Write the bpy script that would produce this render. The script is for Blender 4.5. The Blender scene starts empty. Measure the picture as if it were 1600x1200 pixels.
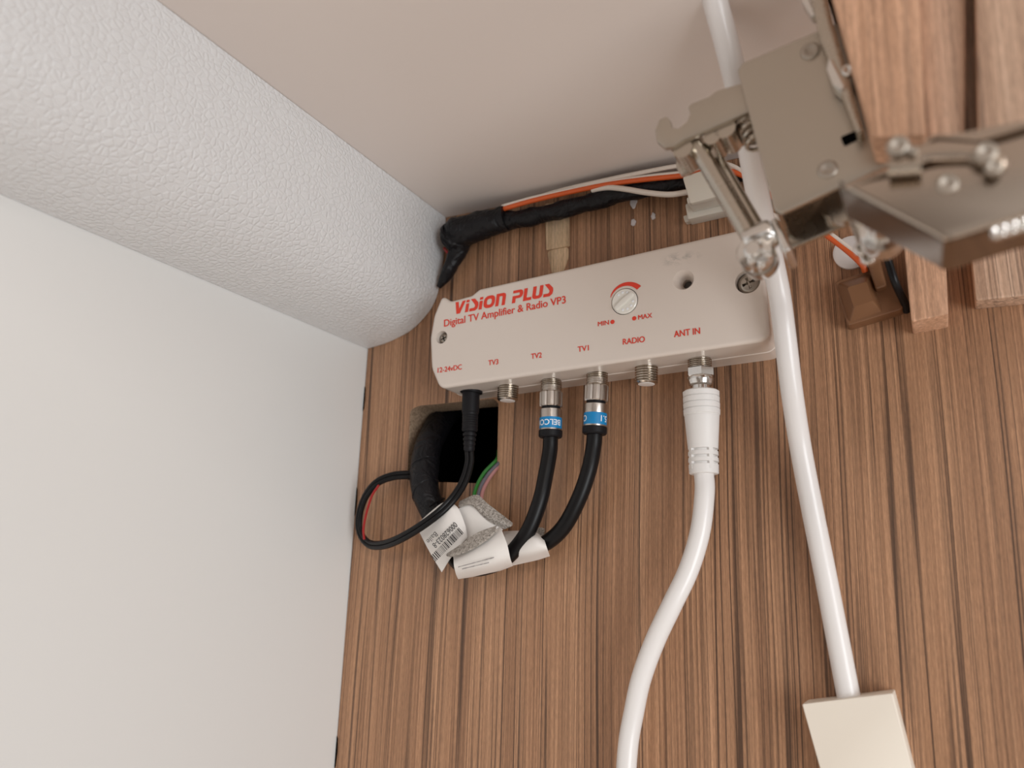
import bpy, bmesh, math, random
from mathutils import Vector, Matrix
random.seed(7)
PI = math.pi
S = bpy.context.scene
COL = S.collection

# ------------------------------------------------------------------ camera, world, lights, exposure
VPZ = Vector((986.0, -4630.0)); VPY = Vector((1474.0, 924.0))
F = math.sqrt(-((VPZ.x-800)*(VPY.x-800) + (VPZ.y-600)*(VPY.y-600)))     # focal length in pixels
cZ = Vector((VPZ.x-800, VPZ.y-600, F)).normalized()      # world up,   in camera (right, down, forward)
cY = Vector((VPY.x-800, VPY.y-600, F)).normalized()      # into the wooden wall
cX = cY.cross(cZ).normalized()                           # along the wall to the right
R_ = Vector((cX.x, cY.x, cZ.x)); D_ = Vector((cX.y, cY.y, cZ.y)); F_ = Vector((cX.z, cY.z, cZ.z))
DIST = 0.32
HC = 0.5                                                 # ceiling height
def ray(px, py):
    d = R_*((px-800)/F) + D_*((py-600)/F) + F_
    return d
d0 = ray(575, 545); d1 = ray(697, 340)
CAM = Vector((-d0.x/d0.y*DIST, -DIST, HC - d1.z/d1.y*DIST))
def P(px, py, y=0.0):
    """the point of the plane Y = y seen at a pixel of the 1600 x 1200 frame"""
    d = ray(px, py)
    return CAM + d*((y+DIST)/d.y)

cd = bpy.data.cameras.new('camera'); cam = bpy.data.objects.new('camera', cd); COL.objects.link(cam)
cd.sensor_width = 36; cd.lens = F/1600*36; cd.clip_start = 0.005; cd.clip_end = 20
cam.matrix_world = Matrix(((R_.x, -D_.x, -F_.x, CAM.x), (R_.y, -D_.y, -F_.y, CAM.y), (R_.z, -D_.z, -F_.z, CAM.z), (0, 0, 0, 1)))
cd.dof.use_dof = True; cd.dof.focus_distance = 0.325; cd.dof.aperture_fstop = 8.5
S.camera = cam

W = bpy.data.worlds.new('world'); S.world = W; W.use_nodes = True
wn = W.node_tree.nodes; wl = W.node_tree.links
bg = wn['Background']
tc = wn.new('ShaderNodeTexCoord'); mp = wn.new('ShaderNodeMapping'); mp.inputs['Scale'].default_value = (1.3, 1.3, 1.3)
nz = wn.new('ShaderNodeTexNoise'); nz.inputs['Scale'].default_value = 1.6; nz.inputs['Detail'].default_value = 2
cr = wn.new('ShaderNodeValToRGB')
cr.color_ramp.elements[0].position = 0.36; cr.color_ramp.elements[0].color = (0.20, 0.15, 0.115, 1)
cr.color_ramp.elements[1].position = 0.66; cr.color_ramp.elements[1].color = (0.95, 0.90, 0.86, 1)
wl.new(tc.outputs['Generated'], mp.inputs[0]); wl.new(mp.outputs[0], nz.inputs[0]); wl.new(nz.outputs['Fac'], cr.inputs[0])
sx = wn.new('ShaderNodeSeparateXYZ'); wl.new(tc.outputs['Generated'], sx.inputs[0])
gr = wn.new('ShaderNodeValToRGB'); gr.color_ramp.elements[0].position = 0.0; gr.color_ramp.elements[0].color = (1.0, 1.0, 1.0, 1)
gr.color_ramp.elements[1].position = 0.45; gr.color_ramp.elements[1].color = (0, 0, 0, 1)
ma = wn.new('ShaderNodeMath'); ma.operation = 'ADD'; ma.inputs[1].default_value = 1.0; mb = wn.new('ShaderNodeMath'); mb.operation = 'MULTIPLY'; mb.inputs[1].default_value = 0.5
wl.new(sx.outputs['Z'], ma.inputs[0]); wl.new(ma.outputs[0], mb.inputs[0]); wl.new(mb.outputs[0], gr.inputs[0])
wm = wn.new('ShaderNodeMix'); wm.data_type = 'RGBA'; wl.new(gr.outputs[0], wm.inputs[0]); wl.new(cr.outputs[0], wm.inputs[6]); 
nz2 = wn.new('ShaderNodeTexNoise'); nz2.inputs['Scale'].default_value = 3.6; nz2.inputs['Detail'].default_value = 1; wl.new(tc.outputs['Generated'], nz2.inputs[0])
cr2 = wn.new('ShaderNodeValToRGB'); cr2.color_ramp.elements[0].position = 0.43; cr2.color_ramp.elements[0].color = (0.10, 0.065, 0.045, 1)
cr2.color_ramp.elements[1].position = 0.60; cr2.color_ramp.elements[1].color = (2.1, 1.78, 1.52, 1); wl.new(nz2.outputs['Fac'], cr2.inputs[0]); wl.new(cr2.outputs[0], wm.inputs[7])
wl.new(wm.outputs[2], bg.inputs[0])
bg.inputs[1].default_value = 0.76

def area(name, loc, target, size, power, color=(1, 1, 1), sy=None):
    l = bpy.data.lights.new(name, 'AREA'); l.energy = power; l.color = color; l.size = size
    if sy: l.shape = 'RECTANGLE'; l.size_y = sy
    o = bpy.data.objects.new(name, l); COL.objects.link(o); o.location = loc
    o.rotation_euler = (Vector(target)-Vector(loc)).to_track_quat('-Z', 'Y').to_euler()
    return o
area('window_daylight', (1.35, -0.95, 0.10), (0.05, -0.10, 0.34), 0.75, 12.5, (0.93, 0.97, 1.0))
area('glint_lamp', (0.75, -1.1, 0.75), (0.15, 0.0, 0.3), 0.14, 2.2, (1.0, 0.95, 0.9))  # small added lamp that gives the metal sharp highlights
S.view_settings.view_transform = 'Standard'; S.view_settings.look = 'None'
S.view_settings.exposure = 0.04; S.view_settings.gamma = 1.0

# ------------------------------------------------------------------ helpers
def obj(name, bm, mats, parent=None, smooth=35, wn_=False):
    bmesh.ops.recalc_face_normals(bm, faces=bm.faces)
    me = bpy.data.meshes.new(name); bm.to_mesh(me); bm.free()
    for m in (mats if isinstance(mats, (list, tuple)) else [mats]): me.materials.append(m)
    if smooth:
        me.shade_smooth(); me.set_sharp_from_angle(angle=math.radians(smooth))
    o = bpy.data.objects.new(name, me); COL.objects.link(o)
    if parent:
        o.parent = parent; o.matrix_parent_inverse = Matrix.Identity(4)
        if parent.type == 'EMPTY': o.matrix_parent_inverse = Matrix.Translation(-parent.location)
    if wn_:
        w = o.modifiers.new('wn', 'WEIGHTED_NORMAL'); w.keep_sharp = True; w.weight = 90
    return o
def thing(name, label, cat, loc=(0, 0, 0), group=None):
    o = bpy.data.objects.new(name, None); COL.objects.link(o); o.location = loc; o.empty_display_size = 0.01
    o['label'] = label; o['category'] = cat
    if group: o['group'] = group
    return o
def tag(o, label=None, cat=None, group=None, kind=None):
    if label: o['label'] = label
    if cat: o['category'] = cat
    if group: o['group'] = group
    if kind: o['kind'] = kind
    return o
def xz(v): return (v.x, v.z)
def poly(pts, y):            # pixel outline -> (x,z) world outline on plane y
    return [xz(P(a, b, y)) for a, b in pts]
def rounded(pts, rad, n=5):
    """round the corners of a 2D outline; rad: one radius or a list"""
    out = []; N = len(pts)
    for i in range(N):
        p = Vector(pts[i]); a = Vector(pts[i-1]); b = Vector(pts[(i+1) % N])
        r = rad[i] if isinstance(rad, (list, tuple)) else rad
        u = (a-p); v = (b-p); lu, lv = u.length, v.length
        if r <= 0 or lu < 1e-9 or lv < 1e-9: out.append(p.copy()); continue
        u /= lu; v /= lv
        ang = math.acos(max(-1, min(1, u.dot(v))))
        t = min(r/math.tan(ang/2), 0.48*lu, 0.48*lv)
        s0 = p+u*t; s1 = p+v*t
        for k in range(n+1):
            w = k/n
            out.append(s0*(1-w)**2 + p*2*w*(1-w) + s1*w*w)
    return out
def offset(pts, d):
    """inset a 2D outline by d"""
    N = len(pts); A = sum(pts[i][0]*pts[(i+1) % N][1]-pts[(i+1) % N][0]*pts[i][1] for i in range(N))
    s = 1 if A > 0 else -1; out = []
    for i in range(N):
        p = Vector(pts[i]); a = (p-Vector(pts[i-1])); b = (Vector(pts[(i+1) % N])-p)
        if a.length < 1e-9: a = b
        if b.length < 1e-9: b = a
        a.normalize(); b.normalize()
        n1 = Vector((-a.y, a.x)); n2 = Vector((-b.y, b.x)); m = n1+n2
        if m.length < 1e-6: m = n1
        m.normalize(); k = max(0.5, m.dot(n1))
        out.append(p + m*(s*d/k))
    return out
def ring(bm, pts, y): return [bm.verts.new((p[0], y, p[1])) for p in pts]
def bridge(bm, a, b, mi=0):
    n = len(a)
    for i in range(n):
        try:
            f = bm.faces.new((a[i], a[(i+1) % n], b[(i+1) % n], b[i])); f.material_index = mi
        except ValueError: pass
def fill(bm, loops, mi=0):
    es = []
    for L in loops:
        for i in range(len(L)):
            a, b = L[i], L[(i+1) % len(L)]
            e = bm.edges.get((a, b)) or bm.edges.new((a, b)); es.append(e)
    r = bmesh.ops.triangle_fill(bm, use_beauty=True, use_dissolve=False, edges=es)
    for g in r['geom']:
        if isinstance(g, bmesh.types.BMFace): g.material_index = mi
def circ(c, r, n=28, sx=1.0): return [(c[0]+r*sx*math.cos(2*PI*i/n), c[1]+r*math.sin(2*PI*i/n)) for i in range(n)]
def plate(bm, outline, y0, y1, r=0.0, seg=4, holes=(), back=True):
    """solid standing from y0 (back) to y1 (front, smaller y) with rounded front rim of radius r"""
    a = ring(bm, outline, y0); last = a
    if r > 0:
        for k in range(seg+1):
            t = k/seg*PI/2
            b = ring(bm, offset(outline, r*(1-math.cos(t))), y1 + r*(1-math.sin(t)))
            bridge(bm, last, b); last = b
    else:
        b = ring(bm, outline, y1); bridge(bm, last, b); last = b
    hl = [ring(bm, h, y1) for h in holes]
    fill(bm, [last]+hl)
    if back: fill(bm, [a])
    return hl
def frame_dir(d):
    d = d.normalized(); up = Vector((0, 1, 0)) if abs(d.y) < 0.9 else Vector((1, 0, 0))
    u = d.cross(up).normalized(); return d, u, d.cross(u).normalized()
def lathe(bm, p0, d, prof, seg=32, cap0=True, cap1=True, facets=None, mi=0):
    """prof: (distance along d, radius)"""
    d, u, v = frame_dir(d); last = None; first = None
    for t, r in prof:
        L = [bm.verts.new(p0 + d*t + u*(r*math.cos(2*PI*i/seg)) + v*(r*math.sin(2*PI*i/seg))) for i in range(seg)]
        if last: bridge(bm, last, L, mi)
        else: first = L
        last = L
    if cap0: bm.faces.new(first).material_index = mi
    if cap1: bm.faces.new(last).material_index = mi
def smooth_path(pts, n=8):
    q = [Vector(p) for p in pts]; out = []
    for i in range(len(q)-1):
        p0 = q[i-1] if i > 0 else q[0]*2-q[1]; p1 = q[i]; p2 = q[i+1]; p3 = q[i+2] if i+2 < len(q) else q[-1]*2-q[-2]
        for k in range(n):
            t = k/n
            out.append(0.5*((2*p1)+(p2-p0)*t+(2*p0-5*p1+4*p2-p3)*t*t+(3*p1-p0-3*p2+p3)*t**3))
    out.append(q[-1]); return out
def tube(bm, pts, r, seg=16, n=8, caps=True, wob=0.0, flat=None, mi=0, off=(0, 0)):
    """sweep; r: one radius or one per control point; off: sideways offset in the moving frame"""
    path = smooth_path(pts, n) if n > 1 else [Vector(p) for p in pts]
    m = len(path); rs = []
    for i in range(m):
        if isinstance(r, (list, tuple)):
            t = i/(m-1)*(len(r)-1); k = min(int(t), len(r)-2); rs.append(r[k]*(1-(t-k))+r[k+1]*(t-k))
        else: rs.append(r)
    up = None; last = None; first = None
    for i in range(m):
        t = (path[min(i+1, m-1)]-path[max(i-1, 0)]).normalized()
        if up is None:
            up = Vector((0, 1, 0)) if abs(t.y) < 0.9 else Vector((1, 0, 0))
        up = (up - t*up.dot(t)).normalized(); s = t.cross(up)
        c = path[i] + s*off[0] + up*off[1]; L = []
        for k in range(seg):
            a = 2*PI*k/seg; rr = rs[i]
            if wob: rr *= 1+wob*math.sin(3*a+i*0.37)*math.sin(i*0.9+k)+wob*0.6*math.sin(i*0.55+a*2)
            L.append(bm.verts.new(c + s*(rr*math.cos(a)) + up*(rr*math.sin(a)*(flat or 1))))
        if last: bridge(bm, last, L, mi)
        else: first = L
        last = L
    if caps: bm.faces.new(first).material_index = mi; bm.faces.new(last).material_index = mi
def quadbox(bm, a, b, y0, y1):
    pass
def B(): return bmesh.new()

# ------------------------------------------------------------------ materials
def mat(name, col, rough=0.5, metal=0.0, spec=0.5, coat=0.0, sss=0.0):
    m = bpy.data.materials.new(name); m.use_nodes = True
    b = m.node_tree.nodes['Principled BSDF']
    b.inputs['Base Color'].default_value = (*col, 1); b.inputs['Roughness'].default_value = rough
    b.inputs['Metallic'].default_value = metal; b.inputs['Specular IOR Level'].default_value = spec
    b.inputs['Coat Weight'].default_value = coat
    if sss: b.inputs['Subsurface Weight'].default_value = sss; b.inputs['Subsurface Radius'].default_value = (0.003, 0.0025, 0.002); b.inputs['Subsurface Scale'].default_value = 1.0
    return m
class G:
    def __init__(s, m): s.t = m.node_tree; s.b = s.t.nodes['Principled BSDF']; s.c = s.t.nodes.new('ShaderNodeTexCoord').outputs['Object']
    def n(s, t, **k):
        x = s.t.nodes.new(t)
        for a, v in k.items():
            if a in x.inputs: x.inputs[a].default_value = v
            else: setattr(x, a, v)
        return x
    def l(s, a, b): s.t.links.new(a, b)
    def map(s, scale, rot=(0, 0, 0), src=None):
        x = s.n('ShaderNodeMapping'); x.inputs['Scale'].default_value = scale; x.inputs['Rotation'].default_value = rot
        s.l(src or s.c, x.inputs[0]); return x.outputs[0]
    def noise(s, vec, scale, detail=3, rough=0.5, dist=0.0):
        x = s.n('ShaderNodeTexNoise'); x.inputs['Scale'].default_value = scale; x.inputs['Detail'].default_value = detail
        x.inputs['Roughness'].default_value = rough; x.inputs['Distortion'].default_value = dist; s.l(vec, x.inputs['Vector']); return x.outputs['Fac']
    def ramp(s, fac, stops):
        x = s.n('ShaderNodeValToRGB'); e = x.color_ramp.elements
        while len(e) < len(stops): e.new(0.5)
        for i, (p, c) in enumerate(stops): e[i].position = p; e[i].color = (*c, 1) if len(c) == 3 else c
        s.l(fac, x.inputs[0]); return x.outputs[0]
    def mix(s, a, b, f, mode='MIX'):
        x = s.n('ShaderNodeMix'); x.data_type = 'RGBA'; x.blend_type = mode
        for inp, v in ((x.inputs[0], f), (x.inputs[6], a), (x.inputs[7], b)):
            if hasattr(v, 'links'): s.l(v, inp)
            else: inp.default_value = v if isinstance(v, (int, float)) else (*v, 1)
        return x.outputs[2]
    def bump(s, h, strength, dist=0.001):
        x = s.n('ShaderNodeBump'); x.inputs['Strength'].default_value = strength; x.inputs['Distance'].default_value = dist
        s.l(h, x.inputs['Height']); s.l(x.outputs[0], s.b.inputs['Normal'])
def wood_mat(name, light, mid, dark, line, rough=0.42, k=1.0, lines=1.0):
    m = mat(name, mid, rough); g = G(m)
    warp = g.noise(g.map((7, 7, 4)), 1.0, 1)
    wv = g.n('ShaderNodeVectorMath', operation='MULTIPLY_ADD'); wv.inputs[1].default_value = (0.007, 0, 0); g.l(g.c, wv.inputs[2])
    cmb = g.n('ShaderNodeCombineXYZ'); g.l(warp, cmb.inputs[0]); g.l(cmb.outputs[0], wv.inputs[0])
    src = wv.outputs[0]
    broad = g.noise(g.map((150*k, 150*k, 1.2), src=src), 1.0, 3, 0.6)
    base = g.ramp(broad, [(0.28, dark), (0.47, mid), (0.70, light)])
    fine = g.noise(g.map((1100*k, 1100*k, 10), src=src), 1.0, 3, 0.6)
    c1 = g.mix(base, g.ramp(fine, [(0.34, tuple(x*0.62 for x in mid)), (0.5, mid), (0.66, tuple(x*1.30 for x in light))]), 0.42)
    def veins(sc, zs, wd, amt, msk, c, sd):
        mpx = g.n('ShaderNodeMapping'); mpx.inputs['Location'].default_value = (sd, sd*3, sd); mpx.inputs['Scale'].default_value = (sc*k, sc*k, zs); g.l(src, mpx.inputs[0])
        n_ = g.noise(mpx.outputs[0], 1.0, 1.0, 0.5)
        iso = g.ramp(n_, [(0.5-wd*1.8, (0, 0, 0)), (0.5-wd*0.5, (1, 1, 1)), (0.5+wd*0.5, (1, 1, 1)), (0.5+wd*1.8, (0, 0, 0))])
        mk = g.ramp(g.noise(g.map((msk*k, msk*k, 3), src=src), 1.0, 2), [(0.38, (0.12, 0.12, 0.12)), (0.58, (1, 1, 1))])
        f = g.mix(iso, mk, 1.0, 'MULTIPLY'); f = g.mix((0, 0, 0), f, amt*lines)
        return g.mix(c, line, f)
    c2 = veins(210, 1.0, 0.015, 0.85, 90, c1, 3.1)
    c3 = veins(430, 1.8, 0.020, 0.70, 150, c2, 7.7)
    fl = g.noise(g.map((2600, 2600, 260)), 1.0, 2, 0.7)
    c4 = g.mix(c3, g.ramp(fl, [(0.35, (0.6, 0.6, 0.6)), (0.65, (1.35, 1.35, 1.35))]), 0.42, 'MULTIPLY')
    g.l(c4, g.b.inputs['Base Color']); g.bump(fine, 0.12, 0.0003)
    return m
M = {}
M['wood'] = wood_mat('teak_laminate', (0.475, 0.265, 0.150), (0.335, 0.176, 0.095), (0.21, 0.102, 0.054), (0.038, 0.018, 0.011))
M['wood_near'] = wood_mat('teak_laminate_warm', (0.74, 0.46, 0.31), (0.58, 0.335, 0.21), (0.42, 0.23, 0.135), (0.14, 0.08, 0.05), k=0.6, lines=0.35)
M['wood_pale'] = wood_mat('teak_laminate_pale', (0.70, 0.50, 0.37), (0.56, 0.37, 0.26), (0.40, 0.25, 0.17), (0.10, 0.06, 0.045), k=0.7, lines=0.8)
M['ply'] = wood_mat('raw_ply', (0.72, 0.54, 0.36), (0.58, 0.41, 0.25), (0.38, 0.24, 0.14), (0.2, 0.12, 0.07), k=0.5, lines=0.4, rough=0.8)
m = M['chip'] = mat('chipboard', (0.3, 0.2, 0.12), 0.9); g = G(m)
g.l(g.ramp(g.noise(g.c, 1100, 4, 0.7), [(0.35, (0.16, 0.10, 0.06)), (0.62, (0.42, 0.30, 0.20))]), g.b.inputs['Base Color']); g.bump(g.noise(g.c, 900, 3), 0.5, 0.0006)
m = M['wall'] = mat('white_laminate', (0.735, 0.735, 0.72), 0.38); g = G(m); g.bump(g.noise(g.c, 700, 2), 0.05, 0.0003)
m = M['ceil'] = mat('cream_white_laminate', (0.78, 0.71, 0.665), 0.42); g = G(m); g.bump(g.noise(g.c, 700, 2), 0.05, 0.0003)
m = M['foam'] = mat('polystyrene_foam', (0.715, 0.72, 0.725), 0.34, spec=0.55); g = G(m)
vo = g.n('ShaderNodeTexVoronoi', feature='DISTANCE_TO_EDGE'); vo.inputs['Scale'].default_value = 430; g.l(g.map((1, 0.8, 1)), vo.inputs['Vector'])
h = g.ramp(vo.outputs['Distance'], [(0.0, (0, 0, 0)), (0.22, (1, 1, 1))])
h2 = g.mix(h, g.noise(g.c, 160, 3), 0.4)
g.bump(h2, 0.60, 0.0005)
m = M['case'] = mat('white_abs_plastic', (0.70, 0.62, 0.555), 0.22, coat=0.25); g = G(m)
M['case_dark'] = mat('recess_shadow_gap', (0.10, 0.09, 0.08), 0.6)
m = M['smudge'] = m2 = mat('case_smudge', (0.70, 0.62, 0.555), 0.22)
M['ink'] = mat('red_ink', (0.72, 0.045, 0.02), 0.45)
M['knob'] = mat('clear_white_knob', (0.80, 0.78, 0.72), 0.2, coat=0.4)
m = M['nickel'] = mat('nickel_plated_steel', (0.50, 0.45, 0.385), 0.22, 1.0); g = G(m)
g.l(g.ramp(g.noise(g.c, 240, 3), [(0.3, (0.2, 0.2, 0.2)), (0.7, (0.31, 0.31, 0.31))]), g.b.inputs['Roughness'])
M['steel'] = mat('satin_steel_plate', (0.50, 0.45, 0.385), 0.36, 1.0)
M['chrome'] = mat('bright_zinc', (0.72, 0.70, 0.67), 0.16, 1.0)
M['reflect_tint'] = mat('reflection_tinted_steel', (0.46, 0.385, 0.32), 0.2, 1.0)  # steel with the brown reflection of the wood put into its colour
M['rim'] = mat('reflection_darkened_rim', (0.27, 0.235, 0.20), 0.14, 1.0)  # same steel as the plate, its dark reflections painted into the colour
M['rivet'] = mat('rivet_steel', (0.46, 0.41, 0.355), 0.5, 1.0)
M['thread'] = mat('threaded_nickel', (0.58, 0.53, 0.47), 0.22, 1.0)
M['sleeve'] = mat('brushed_plug_sleeve', (0.52, 0.465, 0.42), 0.28, 1.0)
M['screw'] = mat('dark_screw_steel', (0.42, 0.38, 0.33), 0.3, 1.0)
M['black'] = mat('black_pvc', (0.006, 0.0055, 0.006), 0.36, spec=0.22)
M['matt'] = mat('matt_black_rubber', (0.009, 0.0085, 0.01), 0.5, spec=0.2)
m = M['tape'] = mat('black_cloth_tape', (0.008, 0.0075, 0.009), 0.40, spec=0.25); g = G(m); g.bump(g.noise(g.map((1, 1, 1), (0.5, 0.3, 0.4)), 110, 2, 0.5, 2.0), 0.9, 0.0018)
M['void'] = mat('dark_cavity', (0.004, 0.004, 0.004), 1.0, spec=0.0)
M['blue'] = mat('blue_band', (0.0, 0.215, 0.50), 0.4)
M['white'] = mat('white_pvc', (0.80, 0.775, 0.76), 0.3, coat=0.15)
M['boot'] = mat('white_moulded_boot', (0.79, 0.77, 0.75), 0.42)
M['cream'] = mat('cream_pvc_wire', (0.72, 0.65, 0.58), 0.4)
M['whiteink'] = mat('white_ink', (0.85, 0.87, 0.9), 0.5)
M['orange'] = mat('orange_pvc_wire', (0.66, 0.11, 0.02), 0.4)
M['redw'] = mat('red_pvc_wire', (0.33, 0.01, 0.01), 0.4)
M['green'] = mat('green_pvc_wire', (0.02, 0.16, 0.02), 0.4)
M['pink'] = mat('pink_pvc_wire', (0.42, 0.19, 0.18), 0.4)
M['grey'] = mat('grey_pvc_wire', (0.12, 0.11, 0.13), 0.4)
m = M['paper'] = mat('label_paper', (0.80, 0.765, 0.73), 0.5); g = G(m); g.bump(g.noise(g.c, 120, 3), 0.2, 0.0008)
m = M['torn'] = mat('torn_label_backing', (0.4, 0.37, 0.33), 0.8); g = G(m)
tn = g.noise(g.c, 1300, 5, 0.75, 0.6); g.l(g.ramp(tn, [(0.36, (0.10, 0.085, 0.075)), (0.48, (0.36, 0.32, 0.28)), (0.66, (0.66, 0.61, 0.56))]), g.b.inputs['Base Color']); g.bump(tn, 0.7, 0.0008)
M['print'] = mat('black_print', (0.03, 0.027, 0.027), 0.6)
M['greyprint'] = mat('faded_grey_print', (0.30, 0.28, 0.27), 0.6)
M['clip'] = mat('translucent_nylon', (0.72, 0.68, 0.60), 0.35, sss=0.3)
M['brown'] = mat('brown_plastic', (0.20, 0.095, 0.045), 0.36)
M['pad'] = mat('cream_plastic_trunking', (0.84, 0.77, 0.67), 0.45)
M['silicone'] = mat('silicone_smear', (0.62, 0.58, 0.58), 0.2, coat=0.5)
M['dieletric'] = mat('white_dielectric', (0.78, 0.74, 0.72), 0.4)

# ------------------------------------------------------------------ the setting
# wooden partition with the cable hole cut through it
bm = B(); X0, X1, Z0, Z1 = 0.0, 0.42, 0.02, HC
TH = 0.016
outer = [(X0, Z0), (X1, Z0), (X1, Z1), (X0, Z1)]
hole = rounded(poly([(636, 752), (641, 640), (655, 634), (771, 623), (779, 630), (777, 722), (748, 755)], 0), [0.003, 0.004, 0.004, 0.002, 0.002, 0.001, 0.001], 4)
hb = [(p[0]+0.0002, p[1]) for p in hole]
a = ring(bm, outer, 0); b = ring(bm, outer, TH); bridge(bm, a, b)
h0 = ring(bm, hole, 0); h1 = ring(bm, hb, TH); bridge(bm, h0, h1, 1)
fill(bm, [a, h0]); fill(bm, [b, h1])
tag(obj('wall_back', bm, [M['wood'], M['chip']], smooth=0), kind='structure')
# black box added behind the hole so that no light leaks in
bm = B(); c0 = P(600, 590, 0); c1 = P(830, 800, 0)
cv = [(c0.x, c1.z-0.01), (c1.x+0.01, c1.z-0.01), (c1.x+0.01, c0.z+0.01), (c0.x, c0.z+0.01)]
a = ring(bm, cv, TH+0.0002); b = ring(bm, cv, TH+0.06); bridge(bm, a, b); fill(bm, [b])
tag(obj('cavity_light_block', bm, M['void'], smooth=0), kind='structure')
def box(bm, x0, x1, y0, y1, z0, z1):
    r = ring(bm, [(x0, z0), (x1, z0), (x1, z1), (x0, z1)], y0); q = ring(bm, [(x0, z0), (x1, z0), (x1, z1), (x0, z1)], y1)
    bridge(bm, r, q); bm.faces.new(r); bm.faces.new(q)
bm = B(); box(bm, -0.012, -0.0003, 0.016, -0.40, Z0, HC+0.012); tag(obj('wall_left', bm, M['wall'], smooth=0), kind='structure')
bm = B(); box(bm, -0.0003, X1, 0.016, -0.40, HC+0.0002, HC+0.012); tag(obj('ceiling', bm, M['ceil'], smooth=0), kind='structure')

bm = B()  # flat black slivers stand in for the shade in gaps at the board edge
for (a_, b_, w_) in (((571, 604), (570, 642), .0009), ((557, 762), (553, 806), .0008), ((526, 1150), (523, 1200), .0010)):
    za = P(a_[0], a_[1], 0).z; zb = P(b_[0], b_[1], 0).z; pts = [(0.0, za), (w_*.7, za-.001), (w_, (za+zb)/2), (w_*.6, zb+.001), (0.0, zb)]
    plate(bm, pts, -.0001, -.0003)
tag(obj('gap_shade_slivers', bm, M['void'], smooth=0), kind='structure')

# polystyrene cove along the corner of wall and ceiling
pr = [Vector(xz(P(a, b, 0))) for a, b in [(575, 545), (607, 535), (641, 517), (664, 495), (681, 468), (689, 436), (694, 405), (696.5, 375), (697, 340)]]
pr[0].x = 0.0; pr[-1].y = HC
sm = [Vector((v.x, v.y)) for v in smooth_path([(p.x, p.y, 0) for p in pr], 6)]
prof = [(v.x, v.y) for v in sm] + [(0.0, HC)]
bm = B(); ys = [-0.0004-0.40*i/40 for i in range(41)]; last = None
for i, y in enumerate(ys):
    e = 0.0016*math.exp(-i*0.9)
    r_ = ring(bm, [(p[0]+(0.0004*math.sin(y*31+k*0.1)+0.00012*math.sin(y*203+k*0.7) if 0 < k < len(prof)-3 else 0), p[1]) for k, p in enumerate(prof)], y)
    if last: bridge(bm, last, r_)
    else: bm.faces.new(r_)
    last = r_
bm.faces.new(last)
tag(obj('foam_cove', bm, M['foam'], smooth=50), 'thick rounded white polystyrene foam strip filling corner of white wall and ceiling', 'foam strip')

# ------------------------------------------------------------------ lettering
def text_mesh(name, body, A, Bp, h, y, m, parent, bold=0.0, shear=0.0, spacing=1.0, up=1):
    """set body from pixel A to pixel Bp (baseline), cap height h pixels, on plane y"""
    a = P(*A, y); b = P(*Bp, y); u = (b-a); L = u.length; u.normalize(); v = Vector((-u.z, 0, u.x))*up
    mid = Vector(((A[0]+Bp[0])/2, (A[1]+Bp[1])/2)); hh = (P(mid.x, mid.y-h, y)-P(mid.x, mid.y, y)).length
    cu = bpy.data.curves.new('t', 'FONT'); cu.body = body; cu.size = 1; cu.shear = shear; cu.space_character = spacing
    to = bpy.data.objects.new('t', cu); COL.objects.link(to)
    me = bpy.data.meshes.new_from_object(to.evaluated_get(bpy.context.evaluated_depsgraph_get()))
    xs = [q.co.x for q in me.vertices]; x0, x1 = min(xs), max(xs)
    bpy.data.objects.remove(to)
    cap = 0.70
    for q in me.vertices:
        s = (q.co.x-x0)/(x1-x0)*L; t = q.co.y/cap*hh
        q.co = a + u*s + v*t + Vector((0, -0.00005, 0))
    bq = B(); 
    w_ = hh*bold*2.4
    for k_, (dx, dz) in enumerate(((0, 0), (w_, 0), (-w_, 0), (0, w_*.7), (0, -w_*.7))):
        n0 = len(bq.verts); bq.from_mesh(me); bq.verts.ensure_lookup_table()
        for q in bq.verts[n0:]: q.co += u*dx + v*dz + Vector((0, -0.000012*k_, 0))
    for f in bq.faces: f.material_index = 0
    bq.to_mesh(me); bq.free()
    me.materials.clear(); me.materials.append(m)
    o = bpy.data.objects.new(name, me); COL.objects.link(o)
    if parent:
        o.parent = parent
        if parent.type == 'EMPTY': o.matrix_parent_inverse = Matrix.Translation(-parent.location)
    return o
GL = {
 'V': (0.92, [[(0, 1), (.29, 1), (.42, .38), (.64, 1), (.93, 1), (.55, 0), (.24, 0)]]),
 'i': (0.30, [[(0, 0), (.28, 0), (.28, .70), (0, .70)], [(0, .80), (.28, .80), (.28, 1), (0, 1)]]),
 'S': (0.74, [[(0.0, 1), (.36, 1), (.72, .62), (.76, .40), (.72, .15), (.52, 0), (0, 0), (0, .24), (.36, .24), (.45, .30), (.46, .44), (.36, .58)]]),
 'n': (0.84, [[(0, 0), (.28, 0), (.28, .76), (.50, .76), (.55, .70), (.55, 0), (.83, 0), (.83, .78), (.76, .93), (.60, 1), (0, 1)]]),
 'P': (0.84, [[(0, 0), (.28, 0), (.28, .34), (.62, .34), (.80, .44), (.86, .60), (.86, .76), (.78, .93), (.62, 1), (0, 1), (0, .78), (.52, .78), (.57, .73), (.57, .60), (.52, .56), (0, .56)]]),
 'L': (0.66, [[(0, 0), (.68, 0), (.68, .24), (.28, .24), (.28, 1), (0, 1)]]),
 'U': (0.84, [[(0, 1), (.28, 1), (.28, .30), (.33, .24), (.50, .24), (.55, .30), (.55, 1), (.83, 1), (.83, .22), (.76, .07), (.60, 0), (.23, 0), (.07, .07), (0, .22)]]),
}
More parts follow.
